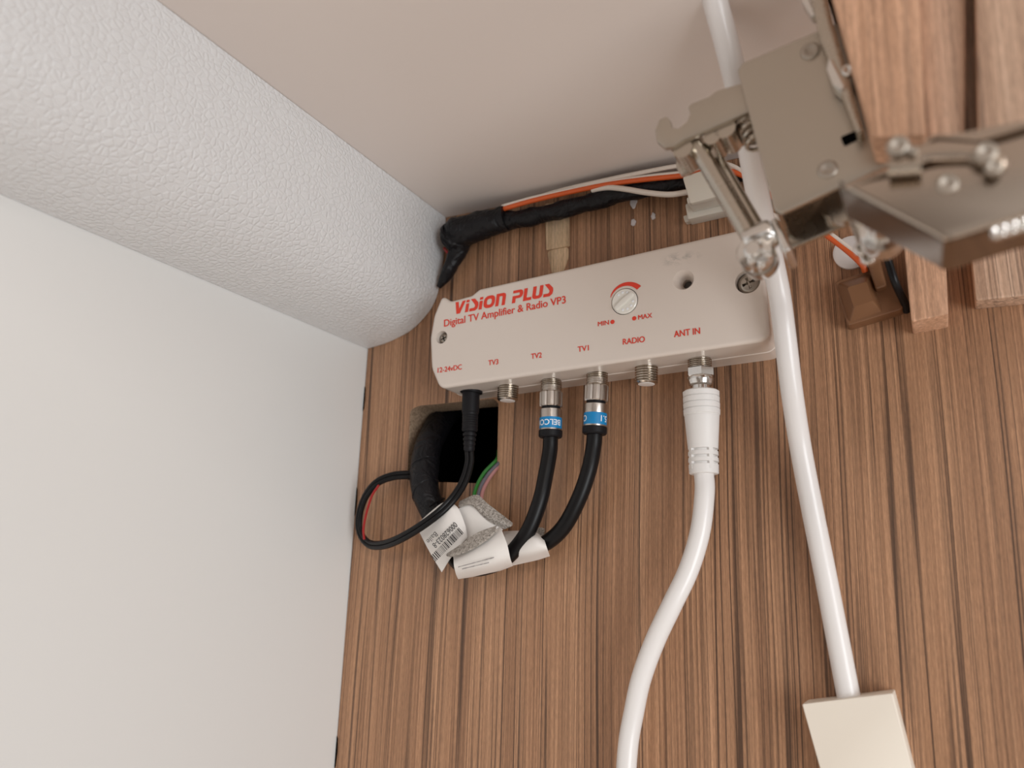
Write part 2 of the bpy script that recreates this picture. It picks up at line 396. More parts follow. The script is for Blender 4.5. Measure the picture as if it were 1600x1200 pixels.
def logo(name, word, A, Bp, h, y, m, parent, gap=0.08, sh=0.16):
    a = P(*A, y); b = P(*Bp, y); u = b-a; L = u.length; u.normalize(); v = Vector((-u.z, 0, u.x))
    hh = (P(A[0], A[1]-h, y)-a).length
    W_ = 0
    for c in word: W_ += (0.42 if c == ' ' else (0.98 if c == 'O' else GL[c][0])) + gap
    W_ -= gap; k = (L-sh*hh)/W_
    bm = B(); x = 0
    def put(s, t): return a + u*(s*k + t*sh*hh) + v*(t*hh) + Vector((0, -0.00005, 0))
    for c in word:
        if c == ' ': x += 0.42+gap; continue
        if c == 'O':
            o_ = []; i_ = []
            for q in range(28):
                t = 2*PI*q/28; e = lambda z: math.copysign(abs(z)**0.75, z)
                o_.append(bm.verts.new(put(x+.49+.49*e(math.cos(t)), .5+.5*e(math.sin(t)))))
                i_.append(bm.verts.new(put(x+.49+.21*e(math.cos(t)), .5+.24*e(math.sin(t)))))
            bridge(bm, o_, i_); x += .98+gap; continue
        w, ps = GL[c]
        for p_ in ps: fill(bm, [[bm.verts.new(put(x+s, t)) for s, t in p_]])
        x += w+gap
    return obj(name, bm, m, parent, smooth=0)

# ------------------------------------------------------------------ signal amplifier box
T = 0.026
amp = thing('signal_amplifier', 'white plastic television aerial amplifier box with red lettering screwed to wood-grain wall', 'amplifier', P(940, 500, 0))
out_px = [(690, 461), (703, 470), (736, 461), (748, 451), (1188, 351), (1204, 531), (686, 607), (673, 575), (671, 528), (677, 493)]
out = rounded(poly(out_px, -T), [0.0022, 0.004, 0.003, 0.003, 0.004, 0.005, 0.005, 0.01, 0.01, 0.01], 6)
def hole_at(px, py, r, n=28):
    return circ(xz(P(px, py, -T)), r, n)
hs = [hole_at(690, 527, 0.0030), hole_at(1168, 440, 0.0047), hole_at(1068, 437, 0.0042), hole_at(976, 471, 0.0057, 40)]
bm = B(); hl = plate(bm, out, 0.0, -T, 0.0017, 5, hs)
def sink(L, c, steps):
    last = L
    for r, y in steps:
        q = ring(bm, circ(c, r, len(L)), y); bridge(bm, last, q); last = q
    bm.faces.new(last)
cs = [xz(P(690, 527, -T)), xz(P(1168, 440, -T)), xz(P(1068, 437, -T)), xz(P(976, 471, -T))]
sink(hl[0], cs[0], [(0.0029, -T+0.0003), (0.0028, -T+0.005)])
sink(hl[1], cs[1], [(0.0046, -T+0.0003), (0.0045, -T+0.006)])
sink(hl[2], cs[2], [(0.0040, -T+0.0003), (0.0030, -T+0.002), (0.0021, -T+0.0050), (0.0019, -T+0.0052), (0.0018, -T+0.012)])
sink(hl[3], cs[3], [(0.0057, -T+0.004)])
obj('casing', bm, M['case'], amp, smooth=30, wn_=True)
# seam line and base flange of the two case halves
bm = B(); so = offset(out, -0.00025); r0 = ring(bm, so, 0.0); r1 = ring(bm, so, -0.0105); r2 = ring(bm, offset(out, 0.0004), -0.0108); bridge(bm, r0, r1); bridge(bm, r1, r2)
obj('back_shell', bm, M['case'], amp, smooth=30)
def cross_screw(name, c, r, y, parent, m=M['screw'], sq=0.55):
    """pan head with a cross recess"""
    bm = B(); n = 48
    def prof_ring(rr, yy, cut=0.0):
        L = []
        for i in range(n):
            a = 2*PI*i/n + 0.35; L.append(bm.verts.new((c[0]+rr*math.cos(a), yy, c[1]+rr*math.sin(a))))
        return L
    rings_ = [prof_ring(r, y+0.0012), prof_ring(r, y+0.0003), prof_ring(r*0.9, y-0.0001), prof_ring(r*0.68, y-0.0004)]
    star = []
    for i in range(n):
        a = 2*PI*i/n; rr = r*(0.60 if math.cos(4*a) > 0.1 else 0.22)
        a += 0.35; star.append((c[0]+rr*math.cos(a), c[1]+rr*math.sin(a)))
    s0 = ring(bm, star, y-0.00045); s1 = ring(bm, [(c[0]+(p[0]-c[0])*0.6, c[1]+(p[1]-c[1])*0.6) for p in star], y+0.0010)
    rr = rings_+[s0, s1]
    for a, b in zip(rr, rr[1:]): bridge(bm, a, b)
    bm.faces.new(s1)
    return obj(name, bm, m, parent, smooth=30)
cross_screw('screw', cs[0], 0.0024, -T+0.0022, amp)
cross_screw('screw', cs[1], 0.0040, -T+0.0020, amp)
bm = B(); lathe(bm, Vector((cs[2][0], -T+0.0118, cs[2][1])), Vector((0, -1, 0)), [(0, 0.0019), (0.0040, 0.0019), (0.0044, 0.0014)], 20); obj('recessed_screw', bm, M['case_dark'], amp)
# gain knob
bm = B(); kc = cs[3]; kr = 0.0054
a = ring(bm, circ(kc, kr, 40), -T+0.0035); b = ring(bm, circ(kc, kr, 40), -T-0.0002); c = ring(bm, circ(kc, kr-0.0004, 40), -T-0.0006); bridge(bm, a, b); bridge(bm, b, c); bm.faces.new(c)
kn = obj('gain_knob', bm, M['knob'], amp, smooth=30)
bm = B(); ang = math.radians(38)
bar = [(-0.0050, -0.0012), (0.0, -0.0016), (0.0050, -0.0012), (0.0050, 0.0008), (0.0, 0.0012), (-0.0050, 0.0008)]
bar = [(kc[0]+x*math.cos(ang)-z*math.sin(ang), kc[1]+x*math.sin(ang)+z*math.cos(ang)) for x, z in bar]
plate(bm, rounded(bar, 0.0008, 4), -T-0.0005, -T-0.0017, 0.0006, 3)
obj('knob_grip', bm, M['knob'], kn)
for q in (70, 100, 130, -8, -38, -68, -98):
    bm = B(); t = math.radians(q+0); lathe(bm, Vector((kc[0]+0.0038*math.cos(t), -T-0.0005, kc[1]+0.0038*math.sin(t))), Vector((0, -1, 0)), [(0, 0.0006), (0.0003, 0.0005), (0.0005, 0.0002)], 12); obj('knob_dimple', bm, M['whiteink'], kn)
# printed marks
Y = -T-0.0001
logo('logo_lettering', 'ViSiOn PLUS', (709, 491.5), (866, 461.5), 18.5, Y, M['ink'], amp)
text_mesh('model_lettering', 'Digital TV Amplifier & Radio VP3', (694, 510.5), (884, 473.5), 11.2, Y, M['ink'], amp, 0.010)
for s, A, Bp, h in (('12-24vDC', (684, 582.5), (721.5, 577), 7.8), ('TV3', (763, 571), (778.5, 569), 8), ('TV2', (830, 561), (846.5, 558.6), 8.2),
                    ('TV1', (903, 550), (920, 547.4), 8.4), ('RADIO', (973.5, 538.5), (1007.5, 534.2), 9), ('ANT IN', (1053.5, 527), (1094, 521.5), 10),
                    ('MIN', (934.5, 509.8), (951.5, 507), 7), ('MAX', (997.5, 499.5), (1019, 496), 7.2)):
    text_mesh('port_lettering' if s not in ('MIN', 'MAX') else 'knob_lettering', s, A, Bp, h, Y, M['ink'], amp, 0.012)
for c in ((957, 503), (991, 497.5)):
    bm = B(); bm.faces.new(ring(bm, circ(xz(P(*c, Y)), 0.00092, 20), Y-0.00005)); obj('knob_mark', bm, M['ink'], amp, smooth=0)
bm = B(); o_ = []; i_ = []
for k in range(25):
    w = k/24; a = math.radians(158-118*w); r0 = 0.0064+0.0004*w; r1 = r0+0.0002+0.0020*w**0.8
    if k == 24: a -= 0.02
    o_.append(bm.verts.new((kc[0]+r1*math.cos(a), Y-0.00005, kc[1]+r1*math.sin(a)))); i_.append(bm.verts.new((kc[0]+r0*math.cos(a), Y-0.00005, kc[1]+r0*math.sin(a))))
for k in range(24): bm.faces.new((o_[k], o_[k+1], i_[k+1], i_[k]))
obj('gain_arc_mark', bm, M['ink'], amp, smooth=0)
# grey scuff at the top of the case
g = G(M['case']); tcx = P(1062, 404, -T)
mpn = g.n('ShaderNodeMapping', vector_type='POINT'); mpn.inputs['Location'].default_value = (-tcx.x, 0, -tcx.z); g.l(g.c, mpn.inputs[0])
mp2 = g.n('ShaderNodeMapping'); mp2.inputs['Scale'].default_value = (105, 0, 300); mp2.inputs['Rotation'].default_value = (0, 0.25, 0); g.l(mpn.outputs[0], mp2.inputs[0])
ln = g.n('ShaderNodeVectorMath', operation='LENGTH'); g.l(mp2.outputs[0], ln.inputs[0])
f1 = g.ramp(ln.outputs['Value'], [(0.2, (1, 1, 1)), (1.0, (0, 0, 0))]); f2 = g.ramp(g.noise(g.map((1, 1, 1.6), (0, 0.2, 0)), 260, 4, 0.7), [(0.44, (0, 0, 0)), (0.60, (1, 1, 1))])
g.l(g.mix((0.70, 0.62, 0.555), (0.46, 0.42, 0.38), g.mix((0, 0, 0), f1, f2)), g.b.inputs['Base Color'])

YS = -0.0135
def thread_prof(L, r, n):
    p = [(0, r)]
    for k in range(n): p += [((k+0.15)*L/n, r), ((k+0.5)*L/n, r*0.85), ((k+0.85)*L/n, r)]
    return p+[(L, r)]
def socket(top, bot, r=0.0047, open_=True, n=7):
    a = P(*top, YS); b = P(*bot, YS); d = b-a; L = d.length
    bm = B(); lathe(bm, a-d*0.25, d, [(0, r*1.14), (L*0.25+0.0004, r*1.14), (L*0.25+0.0009, r)] + [(t+L*0.25+0.0009, q) for t, q in thread_prof(L-0.0015, r, n)] + [(L*1.25, r*0.86), (L*1.25+0.0001, r*0.72)], 36)
    s = obj('aerial_socket', bm, M['thread'], amp, smooth=25)
    bm = B(); lathe(bm, a+d, d, [(-0.0002, r*0.72), (0.0002, r*0.72), (0.0003, r*0.62)], 28); obj('socket_insulator', bm, M['dieletric'], s)
    return s
socket((794.5, 597), (793, 626)); socket((861, 588), (861.5, 612), 0.00455); socket((933.3, 577.5), (932.5, 603), 0.00455); socket((1010, 567), (1010, 600)); socket((1093, 554), (1094, 583), n=8)
bm = B(); a = P(737, 606, YS); d_ = P(736, 616, YS)-a; lathe(bm, a-d_*0.8, d_, [(0, 0.0052), (0.0048, 0.0052), (0.0050, 0.0044)], 28); obj('power_socket', bm, M['matt'], amp)

# ------------------------------------------------------------------ coaxial cables with blue banded plugs
def wrap_text(body, p0, d, t, r, h, a0, m, parent, name):
    """white writing bent round a sleeve; upside down, a0 = angle of its middle"""
    d, u, v = frame_dir(d)
    cu = bpy.data.curves.new('t', 'FONT'); cu.body = body; cu.size = 1; cu.offset = 0.012
    to = bpy.data.objects.new('t', cu); COL.objects.link(to)
    me = bpy.data.meshes.new_from_object(to.evaluated_get(bpy.context.evaluated_depsgraph_get())); bpy.data.objects.remove(to)
    bm = B(); bm.from_mesh(me); bmesh.ops.triangulate(bm, faces=bm.faces); bmesh.ops.subdivide_edges(bm, edges=bm.edges, cuts=1)
    xs = [q.co.x for q in bm.verts]; mx = (min(xs)+max(xs))/2; k = h/0.7
    for q in bm.verts:
        ang = a0 + (q.co.x-mx)*k/r; tt = t + (q.co.y*k)
        q.co = p0 + d*tt + (u*math.cos(ang)+v*math.sin(ang))*(r+0.00005)
    return obj(name, bm, m, parent, smooth=0)
def cam_angle(p, d):
    d, u, v = frame_dir(d); c = (CAM-p); return math.atan2(c.dot(v), c.dot(u))
def coax(label, top, bot, path, txts, ts):
    """top/bot: pixels where the plug starts on the thread and where its black ring ends"""
    a = P(*top, YS); b = P(*bot, YS); d = (b-a); L = d.length; dn = d.normalized(); k = L/81.0
    th = thing('coaxial_cable', label, 'cable', a, 'black coaxial cables with blue banded plugs')
    bm = B(); tube(bm, [b-dn*0.004, b+dn*0.001]+[P(*q) for q in path], 0.0033, 20, 8); obj('cable_sheath', bm, M['black'], th)
    bm = B(); lathe(bm, a, d, [(0, 0.0040), (0.4*k, 0.0043), (9*k, 0.0043), (10*k, 0.0047)], 36); 
    d_, u, v = frame_dir(d); last = None; N = 48
    for t, r in ((10*k, 0.0047), (11.5*k, 0.0050), (32*k, 0.0050), (33.5*k, 0.0047)):
        Lp = []
        for i in range(N):
            rr = r if (i % 6) else r*0.90
            Lp.append(bm.verts.new(a+d_*t+u*rr*math.cos(2*PI*i/N)+v*rr*math.sin(2*PI*i/N)))
        if last: bridge(bm, last, Lp)
        else: bm.faces.new(Lp)
        last = Lp
    bm.faces.new(last)
    obj('coupling_nut', bm, M['sleeve'], th, smooth=25)
    bm = B(); lathe(bm, a, d, [(33*k, 0.0040), (38*k, 0.0040)], 28); obj('seal_ring', bm, M['matt'], th)
    bm = B(); lathe(bm, a, d, [(37*k, 0.0044), (38*k, 0.0048), (70*k, 0.0048), (71*k, 0.0046)], 40); sl = obj('sleeve', bm, M['sleeve'], th)
    bm = B(); lathe(bm, a, d, [(51*k, 0.00485), (68*k, 0.00485)], 40, False, False); bb = obj('blue_band', bm, M['blue'], sl)
    bm = B(); lathe(bm, a, d, [(69.5*k, 0.0046), (70.5*k, 0.0051), (79*k, 0.0051), (81*k, 0.0046), (81.5*k, 0.0034)], 36); obj('rubber_boot', bm, M['matt'], th)
    ca = cam_angle(a, d)
    for s, off in txts: wrap_text(s, a, d, 55.5*k, 0.00486, 8.5*k, ca+off, M['whiteink'], bb, 'band_lettering')
    return th
coax('black coaxial cable plugged into the TV2 socket, left of the two blue banded plugs', (861.5, 603), (860, 684),
     [(859, 705, -.0135), (853, 740, -.015), (843, 785, -.017), (822, 835, -.018), (790, 872, -.018), (752, 888, -.017), (722, 884, -.015), (706, 866, -.011), (698, 840, -.009)], [('BELCON', 0.35)], 0)
coax('black coaxial cable plugged into the TV1 socket, right of the two blue banded plugs', (933, 592), (929, 679),
     [(927, 700, -.0135), (920, 735, -.0145), (904, 780, -.015), (880, 824, -.0145), (850, 850, -.013), (810, 864, -.0105), (765, 870, -.009), (728, 868, -.008), (708, 858, -.008), (698, 838, -.007)], [('5.1', -0.85), ('C', 1.05)], 0)

# ------------------------------------------------------------------ white aerial cable in the ANT IN socket
th = thing('aerial_cable', 'white coaxial cable with ribbed moulded plug in the ANT IN socket', 'cable', P(1094, 575, YS))
a = P(1094, 576, YS); b = P(1100, 741, YS); d = b-a; L = d.length; k = L/165
bm = B(); d_, u, v = frame_dir(d)
last = None
for t, r in ((0, 0.0050), (1.2*k, 0.0056), (13*k, 0.0056), (14.5*k, 0.0051)):
    Lp = [bm.verts.new(a+d_*t+u*r*math.cos(2*PI*i/6+0.2)+v*r*math.sin(2*PI*i/6+0.2)) for i in range(6)]
    if last: bridge(bm, last, Lp)
    else: bm.faces.new(Lp)
    last = Lp
bm.faces.new(last); obj('hex_nut', bm, M['chrome'], th, smooth=0)
bm = B(); lathe(bm, a, d, [(14*k, 0.0050), (16*k, 0.0052), (20*k, 0.0051), (26*k, 0.0047), (28*k, 0.0037), (37*k, 0.0037)], 36); obj('plug_neck', bm, M['chrome'], th)
bm = B(); pr_ = [(35*k, 0.0050), (36*k, 0.0064), (38*k, 0.0070)]
for i in range(4):
    s = 38+i*9.5; pr_ += [(s*k, 0.0071), ((s+7.5)*k, 0.0070), ((s+8.2)*k, 0.0066), ((s+9.2)*k, 0.0066)]
pr_ += [(76.5*k, 0.0067), (125*k, 0.0058)]
for i in range(3):
    s = 127+i*10; pr_ += [(s*k, 0.0058), ((s+0.5)*k, 0.0047), ((s+3.5)*k, 0.0047), ((s+4)*k, 0.0057)]
pr_ += [(164*k, 0.0056), (165*k, 0.0052)]
lathe(bm, a, d, pr_, 40); bo = obj('moulded_boot', bm, M['boot'], th, smooth=25)
bm = B(); dn = d.normalized()
for aa in (0.0, PI/2, PI, 3*PI/2):
    ca = cam_angle(a, d)+PI/4+aa+0.25; o1 = u*math.cos(ca)+v*math.sin(ca)
    w1 = dn.cross(o1)
    q = [a+dn*(126*k)+o1*0.0040+w1*0.0012, a+dn*(126*k)+o1*0.0040-w1*0.0012, a+dn*(126*k)+o1*0.0057-w1*0.0009, a+dn*(126*k)+o1*0.0057+w1*0.0009]
    q2 = [p+dn*(32*k) for p in q]
    A_ = [bm.verts.new(p) for p in q]; B_ = [bm.verts.new(p) for p in q2]; bridge(bm, A_, B_); bm.faces.new(A_); bm.faces.new(B_)
obj('strain_relief_rib', bm, M['boot'], bo, smooth=0)
bm = B(); tube(bm, [b-dn*0.004, b]+[P(*q) for q in [(1101, 770, -.014), (1094, 830, -.015), (1076, 890, -.016), (1050, 945, -.017), (1024, 1000, -.016), (1002, 1060, -.015), (990, 1115, -.014), (982, 1160, -.014), (978, 1215, -.014), (976, 1300, -.013), (975, 1400, -.013), (976, 1750, -.012), (985, 2100, -.010)]], 0.0038, 24, 8)
obj('cable_sheath', bm, M['white'], th)

# ------------------------------------------------------------------ white cable crossing in front, into the cream trunking
bm = B(); tube(bm, [P(*q) for q in [(1098, -80, -.105), (1117, 0, -.10), (1136, 70, -.092), (1153, 140, -.082), (1168, 215, -.070), (1183, 300, -.056), (1201, 380, -.043), (1217, 455, -.0335), (1226, 520, -.030), (1237, 610, -.022), (1251, 700, -.012), (1270, 800, -.0075), (1290, 900, -.0062), (1311, 1010, -.006), (1326, 1088, -.006), (1338, 1150, -.006)]], 0.0039, 24, 8)
tag(obj('white_cable', bm, M['white'], smooth=50), 'white cable hanging from ceiling past right end of amplifier down into cream trunking', 'cable')
bm = B(); tp = poly([(1253, 1100), (1395, 1083), (1425, 1200), (1570, 1700), (1430, 1700), (1281, 1200)], -.0125)
plate(bm, rounded(tp, 0.0006, 3), 0, -.0125, 0.0004, 2)
tag(obj('cable_trunking', bm, M['pad'], smooth=30), 'cream flat plastic trunking end at bottom right that the white cable enters', 'trunking')

# ------------------------------------------------------------------ DC power lead
th = thing('power_lead', 'thin black twin power lead with barrel plug looping left of the cable hole', 'cable', P(737, 612, YS))
a = P(736, 613, YS); b = P(733, 706, YS); d = b-a; k = d.length/93; dn = d.normalized()
bm = B(); pr_ = [(0, 0.0036), (1*k, 0.0040), (32*k, 0.0040), (33*k, 0.0037)]
for i in range(6): pr_ += [((35+i*3.6)*k, 0.0037), ((36.5+i*3.6)*k, 0.0035)]
pr_ += [(59*k, 0.0037), (62*k, 0.0033)]
for i in range(4): pr_ += [((63+i*7)*k, 0.0025), ((65+i*7)*k, 0.0025), ((65.4+i*7)*k, 0.0032-i*0.0002), ((69+i*7)*k, 0.0031-i*0.0002)]
pr_ += [(93*k, 0.0020)]
lathe(bm, a, d, pr_, 32); obj('barrel_plug', bm, M['matt'], th, smooth=25)
pw = [b-dn*0.001]+[P(*q) for q in [(733, 725, -.014), (722, 758, -.017), (700, 788, -.022), (668, 815, -.025), (630, 839, -.021), (600, 851, -.014), (577, 850, -.008), (563, 833, -.006), (561, 808, -.007), (570, 778, -.009), (588, 755, -.011), (614, 744, -.010), (645, 742, -.006), (660, 744, -.0055)]]
for s, nm in ((1, 'cable_core'), (-1, 'cable_core')):
    bm = B(); tube(bm, pw, 0.00115, 12, 8, off=(0.00095*s, 0.0003*s)); obj(nm, bm, M['black'], th)
bm = B(); tube(bm, [P(*q) for q in [(569, 843, -.0098), (568, 825, -.0103), (573, 800, -.0108), (581, 775, -.0125), (592, 758, -.0135)]], 0.00058, 8, 6); tag(obj('red_stripe', bm, M['redw'], th), 'thin red stripe')

# ------------------------------------------------------------------ taped loom coming out of the hole
th = thing('taped_wire_loom', 'black tape wrapped wire bundle curving out of the square cable hole', 'wire bundle', P(670, 800, 0))
bm = B(); tube(bm, [P(705, 640, .040), P(690, 655, .022), P(672, 690, .004), P(664, 725, -.004), P(664, 762, -.009), P(679, 803, -.010), P(698, 838, -.009), P(712, 862, -.010)], [0.0062, 0.0064, 0.0066, 0.0067, 0.0066, 0.0060, 0.0050, 0.0044], 24, 7, wob=0.03)
obj('tape_wrap', bm, M['tape'], th, smooth=60)
bm = B(); q_ = [P(672, 690, .004), P(664, 725, -.004), P(664, 762, -.009), P(678, 798, -.010)]
path = smooth_path(q_, 14); hel = []
for i, c in enumerate(path):
    t = (path[min(i+1, len(path)-1)]-path[max(i-1, 0)]).normalized(); u_ = t.cross(Vector((0, 1, 0))).normalized(); v_ = t.cross(u_); an = i*0.48
    hel.append(c+(u_*math.cos(an)+v_*math.sin(an))*0.00655)
tube(bm, hel, 0.0004, 6, 2); obj('tape_edge', bm, M['tape'], th)

# thin coloured wires crossing the corner of the hole
th0 = [((776, 718), (757, 738), (744, 762), (738, 790)), ((780, 722), (762, 742), (750, 764), (745, 790)), ((779, 727), (764, 748), (754, 768), (751, 790))]
for nm, mm, pts, lb in (('green_wire', 'green', th0[0], 'thin green wire running over lower right corner of the cable hole'), ('grey_wire', 'grey', th0[1], 'thin grey wire between the green and pink wires at the hole corner'), ('pink_wire', 'pink', th0[2], 'thin pink wire below the green and grey wires at the hole corner')):
    bm = B(); tube(bm, [P(pts[0][0]+3, pts[0][1]-14, .012), P(*pts[0], .001), P(*pts[1], -.0025), P(*pts[2], -.006), P(*pts[3], -.010)], 0.00085, 10, 7)
    tag(obj(nm, bm, M[mm]), lb, 'wire')

# ------------------------------------------------------------------ paper labels on the cables
def sheet(bm, rows, th_=0.0002, mi=0, sub=5):
    """rows: list of rows of 3D points -> smooth thin sheet"""
    dense = []
    for r in rows: dense.append(smooth_path(r, sub))
    cols = list(zip(*dense)); cols = [smooth_path(c, sub) for c in cols]
    grid = list(zip(*cols)); nr, nc = len(grid), len(grid[0])
    f_ = [[bm.verts.new(p) for p in r] for r in grid]; bk = [[bm.verts.new(p+Vector((0, th_, 0))) for p in r] for r in grid]
    for i in range(nr-1):
        for j in range(nc-1):
            bm.faces.new((f_[i][j], f_[i+1][j], f_[i+1][j+1], f_[i][j+1])).material_index = mi
            bm.faces.new((bk[i][j], bk[i][j+1], bk[i+1][j+1], bk[i+1][j])).material_index = mi
    for i in range(nr-1):
        for j in (0, nc-1): bm.faces.new((f_[i][j], f_[i+1][j], bk[i+1][j], bk[i][j]))
    for j in range(nc-1):
        for i in (0, nr-1): bm.faces.new((f_[i][j], f_[i][j+1], bk[i][j+1], bk[i][j]))
def SH(rows): return [[P(*p) for p in r] for r in rows]
YA = -.0215
# barcode label
la = thing('barcode_label', 'white barcode label folded round the black bundle, printed with a long number', 'label', P(690, 840, -.01))
bm = B(); sheet(bm, SH([[(650, 820, -.013), (676, 797, -.019), (693, 785, -.0215), (706, 785, -.0195)], [(654, 829, -.0145), (683, 812, -.0212), (703, 800, -.0222), (717, 796, -.0205)],
                        [(671, 862, -.0165), (694, 842, -.0215), (712, 829, -.0222), (727, 822, -.0205)], [(690, 894, -.0165), (704, 872, -.0205), (716, 856, -.0212), (730, 840, -.0195)]]))
obj('paper', bm, M['paper'], la, smooth=60)
def lbl_pt(s, t, lift=0.0004):
    """s along the writing (from the upper right edge down-left), t away from it towards the cable end"""
    c = Vector((720, 822)) + Vector((-0.70, 0.71))*s + Vector((-0.66, -0.75))*t
    return P(c.x, c.y, -.0228-lift)
def label_text(body, s0, s1, t0, h, name, bold=0.01):
    cu = bpy.data.curves.new('t', 'FONT'); cu.body = body; cu.size = 1; cu.offset = bold
    to = bpy.data.objects.new('t', cu); COL.objects.link(to)
    me = bpy.data.meshes.new_from_object(to.evaluated_get(bpy.context.evaluated_depsgraph_get())); bpy.data.objects.remove(to)
    xs = [q.co.x for q in me.vertices]; x0, x1 = min(xs), max(xs)
    for q in me.vertices: q.co = lbl_pt(s0+(q.co.x-x0)/(x1-x0)*(s1-s0), t0-q.co.y/0.7*h)
    me.materials.clear(); me.materials.append(M['print'])
    o = bpy.data.objects.new(name, me); COL.objects.link(o); o.parent = la; o.matrix_parent_inverse = Matrix.Translation(-la.location)
label_text('000628023-8', 3, 53, 12, 8.5, 'number_lettering'); label_text('Baile', 36, 56, 23, 8, 'maker_lettering', 0.0)
bm = B(); s = 4.0
while s < 68:
    w = random.choice((0.7, 0.7, 1.2, 1.9))
    if not 30 < s < 33:
        bm.faces.new([bm.verts.new(lbl_pt(*q)) for q in ((s, -11), (s+w, -11), (s+w, 1), (s, 1))])
    s += w+random.choice((0.8, 1.1, 1.6))
tag(obj('barcode', bm, M['print'], la, smooth=0), 'printed black barcode')
# grey backed flag label behind it
lb = thing('folded_label', 'greyish folded label with rough torn upper edge behind the barcode label', 'label', P(745, 815, -.01))
bm = B(); sheet(bm, SH([[(706, 800, -.0175), (722, 792, -.018), (738, 786, -.018)], [(722, 825, -.0178), (742, 812, -.019), (764, 806, -.019)], [(725, 850, -.0175), (752, 836, -.0185), (786, 828, -.0185)]])); obj('paper', bm, M['paper'], lb, smooth=60)
bm = B(); sheet(bm, SH([[(718, 783, -.0165), (744, 773, -.018), (762, 787, -.019), (801, 817, -.0175)], [(716, 790, -.0185), (738, 786, -.0205), (757, 800, -.021), (799, 822, -.0200)], [(718, 793, -.0185), (737, 790, -.0195), (760, 812, -.0195), (788, 827, -.0190)]])); obj('torn_backing', bm, M['torn'], lb, smooth=0)
text_mesh('label_lettering', '6200', (769, 829), (748, 842), 7, -.0206, M['print'], lb, 0.02)
# sleeve label round both cables
def sleeve(bm, c0, c1, r0, r1, bend=0.0):
    d = (c1-c0); L = d.length; dn, u, v = frame_dir(d); N = 32; last = None; K = 8
    for side in (0, 1):
        last = None
        for i in (range(K+1)):
            t = i/K; r = (r0*(1-t)+r1*t)-(0.0002 if side else 0)
            Lp = [bm.verts.new(c0+d*t+u*r*math.cos(2*PI*k/N)*(1+0.05*math.sin(k*0.8+i*0.3))+v*r*math.sin(2*PI*k/N)*1.0) for k in range(N)]
            if last: bridge(bm, last, Lp)
            last = Lp
ls = thing('wrapped_label', 'white paper label wrapped round both coaxial cables at the bottom of their bend', 'label', P(755, 870, -.015))
bm = B(); sheet(bm, SH([[(702, 866, -.016), (730, 850, -.0225), (758, 836, -.0245), (781, 823, -.0225)], [(708, 870, -.0225), (734, 857, -.0275), (762, 842, -.0285), (784, 829, -.0265)], [(709, 882, -.0265), (738, 873, -.0295), (770, 862, -.0305), (792, 850, -.0295)], [(712, 896, -.0235), (742, 889, -.0275), (773, 881, -.028), (797, 872, -.0275)], [(716, 905, -.0165), (745, 900, -.018), (776, 893, -.0185), (801, 884, -.019)], [(716, 900, -.008), (745, 897, -.008), (776, 891, -.008), (800, 882, -.008)]])); obj('paper', bm, M['paper'], ls, smooth=60)
bm = B(); sheet(bm, SH([[(699, 864, -.0235), (722, 849, -.0275), (746, 832, -.0295), (776, 821, -.0275)], [(697, 868, -.0265), (728, 858, -.0305), (752, 845, -.0315), (774, 829, -.0300)], [(703, 871, -.0265), (730, 862, -.0305), (758, 846, -.0315), (780, 827, -.0292)]])); obj('torn_backing', bm, M['torn'], ls, smooth=0)
for (A, Bp) in (((716, 886), (772, 871)), ((722, 889), (764, 879))):
    bm = B(); ps = []
    n = 14; up_ = []; dn_ = []
    for i in range(n+1):
        w = i/n; x = A[0]*(1-w)+Bp[0]*w; y_ = A[1]*(1-w)+Bp[1]*w; t = 0.5+0.6*random.random()
        up_.append(bm.verts.new(P(x, y_-t, -.0312))); dn_.append(bm.verts.new(P(x, y_+t, -.0312)))
    for i in range(n): bm.faces.new((up_[i], up_[i+1], dn_[i+1], dn_[i]))
    obj('smudged_print', bm, M['greyprint'], ls, smooth=0)
l2 = thing('small_wrapped_label', 'white paper label wrapped only round the right coaxial cable, beyond the bigger sleeve', 'label', P(825, 855, -.01))
bm = B(); sheet(bm, SH([[(786, 830, -.010), (812, 829, -.0135), (832, 830, -.0135), (848, 838, -.0125)], [(792, 850, -.019), (815, 846, -.0195), (836, 842, -.0195), (851, 846, -.0175)], [(797, 870, -.0185), (816, 866, -.019), (838, 861, -.019), (855, 858, -.018)], [(800, 884, -.009), (818, 880, -.0095), (840, 875, -.0095), (859, 869, -.0085)]])); obj('paper', bm, M['paper'], l2, smooth=60)
bm = B(); sheet(bm, SH([[(836, 826, -.008), (844, 824, -.008), (851, 826, -.008)], [(838, 836, -.010), (845, 837, -.011), (850, 838, -.011)]])); obj('torn_backing', bm, M['torn'], l2, smooth=0)

# ------------------------------------------------------------------ harness along the top of the wooden wall
th = thing('wiring_harness', 'black taped wiring harness lying along the ceiling corner above the amplifier', 'wire bundle', P(850, 340, 0))
bm = B(); tube(bm, [P(704, 377, -.007), P(712, 370, -.008), P(722, 362, -.0092), P(760, 350, -.009), P(792, 341, -.009)], [0.0074, 0.0082, 0.0078, 0.0066, 0.0060], 22, 10, wob=0.07); obj('tape_sleeve', bm, M['tape'], th, smooth=60)
bm = B(); tube(bm, [P(783, 346, -.008), P(820, 341, -.007), P(870, 330, -.007), P(930, 314, -.007), P(990, 299, -.007), P(1040, 292, -.007), P(1090, 284, -.007), P(1180, 268, -.007), P(1240, 256, -.007)], [0.0046, 0.0042, 0.0040, 0.0040, 0.0036, 0.0036, 0.0034, 0.0034, 0.0034], 18, 12, wob=0.10); obj('taped_run', bm, M['tape'], th, smooth=60)
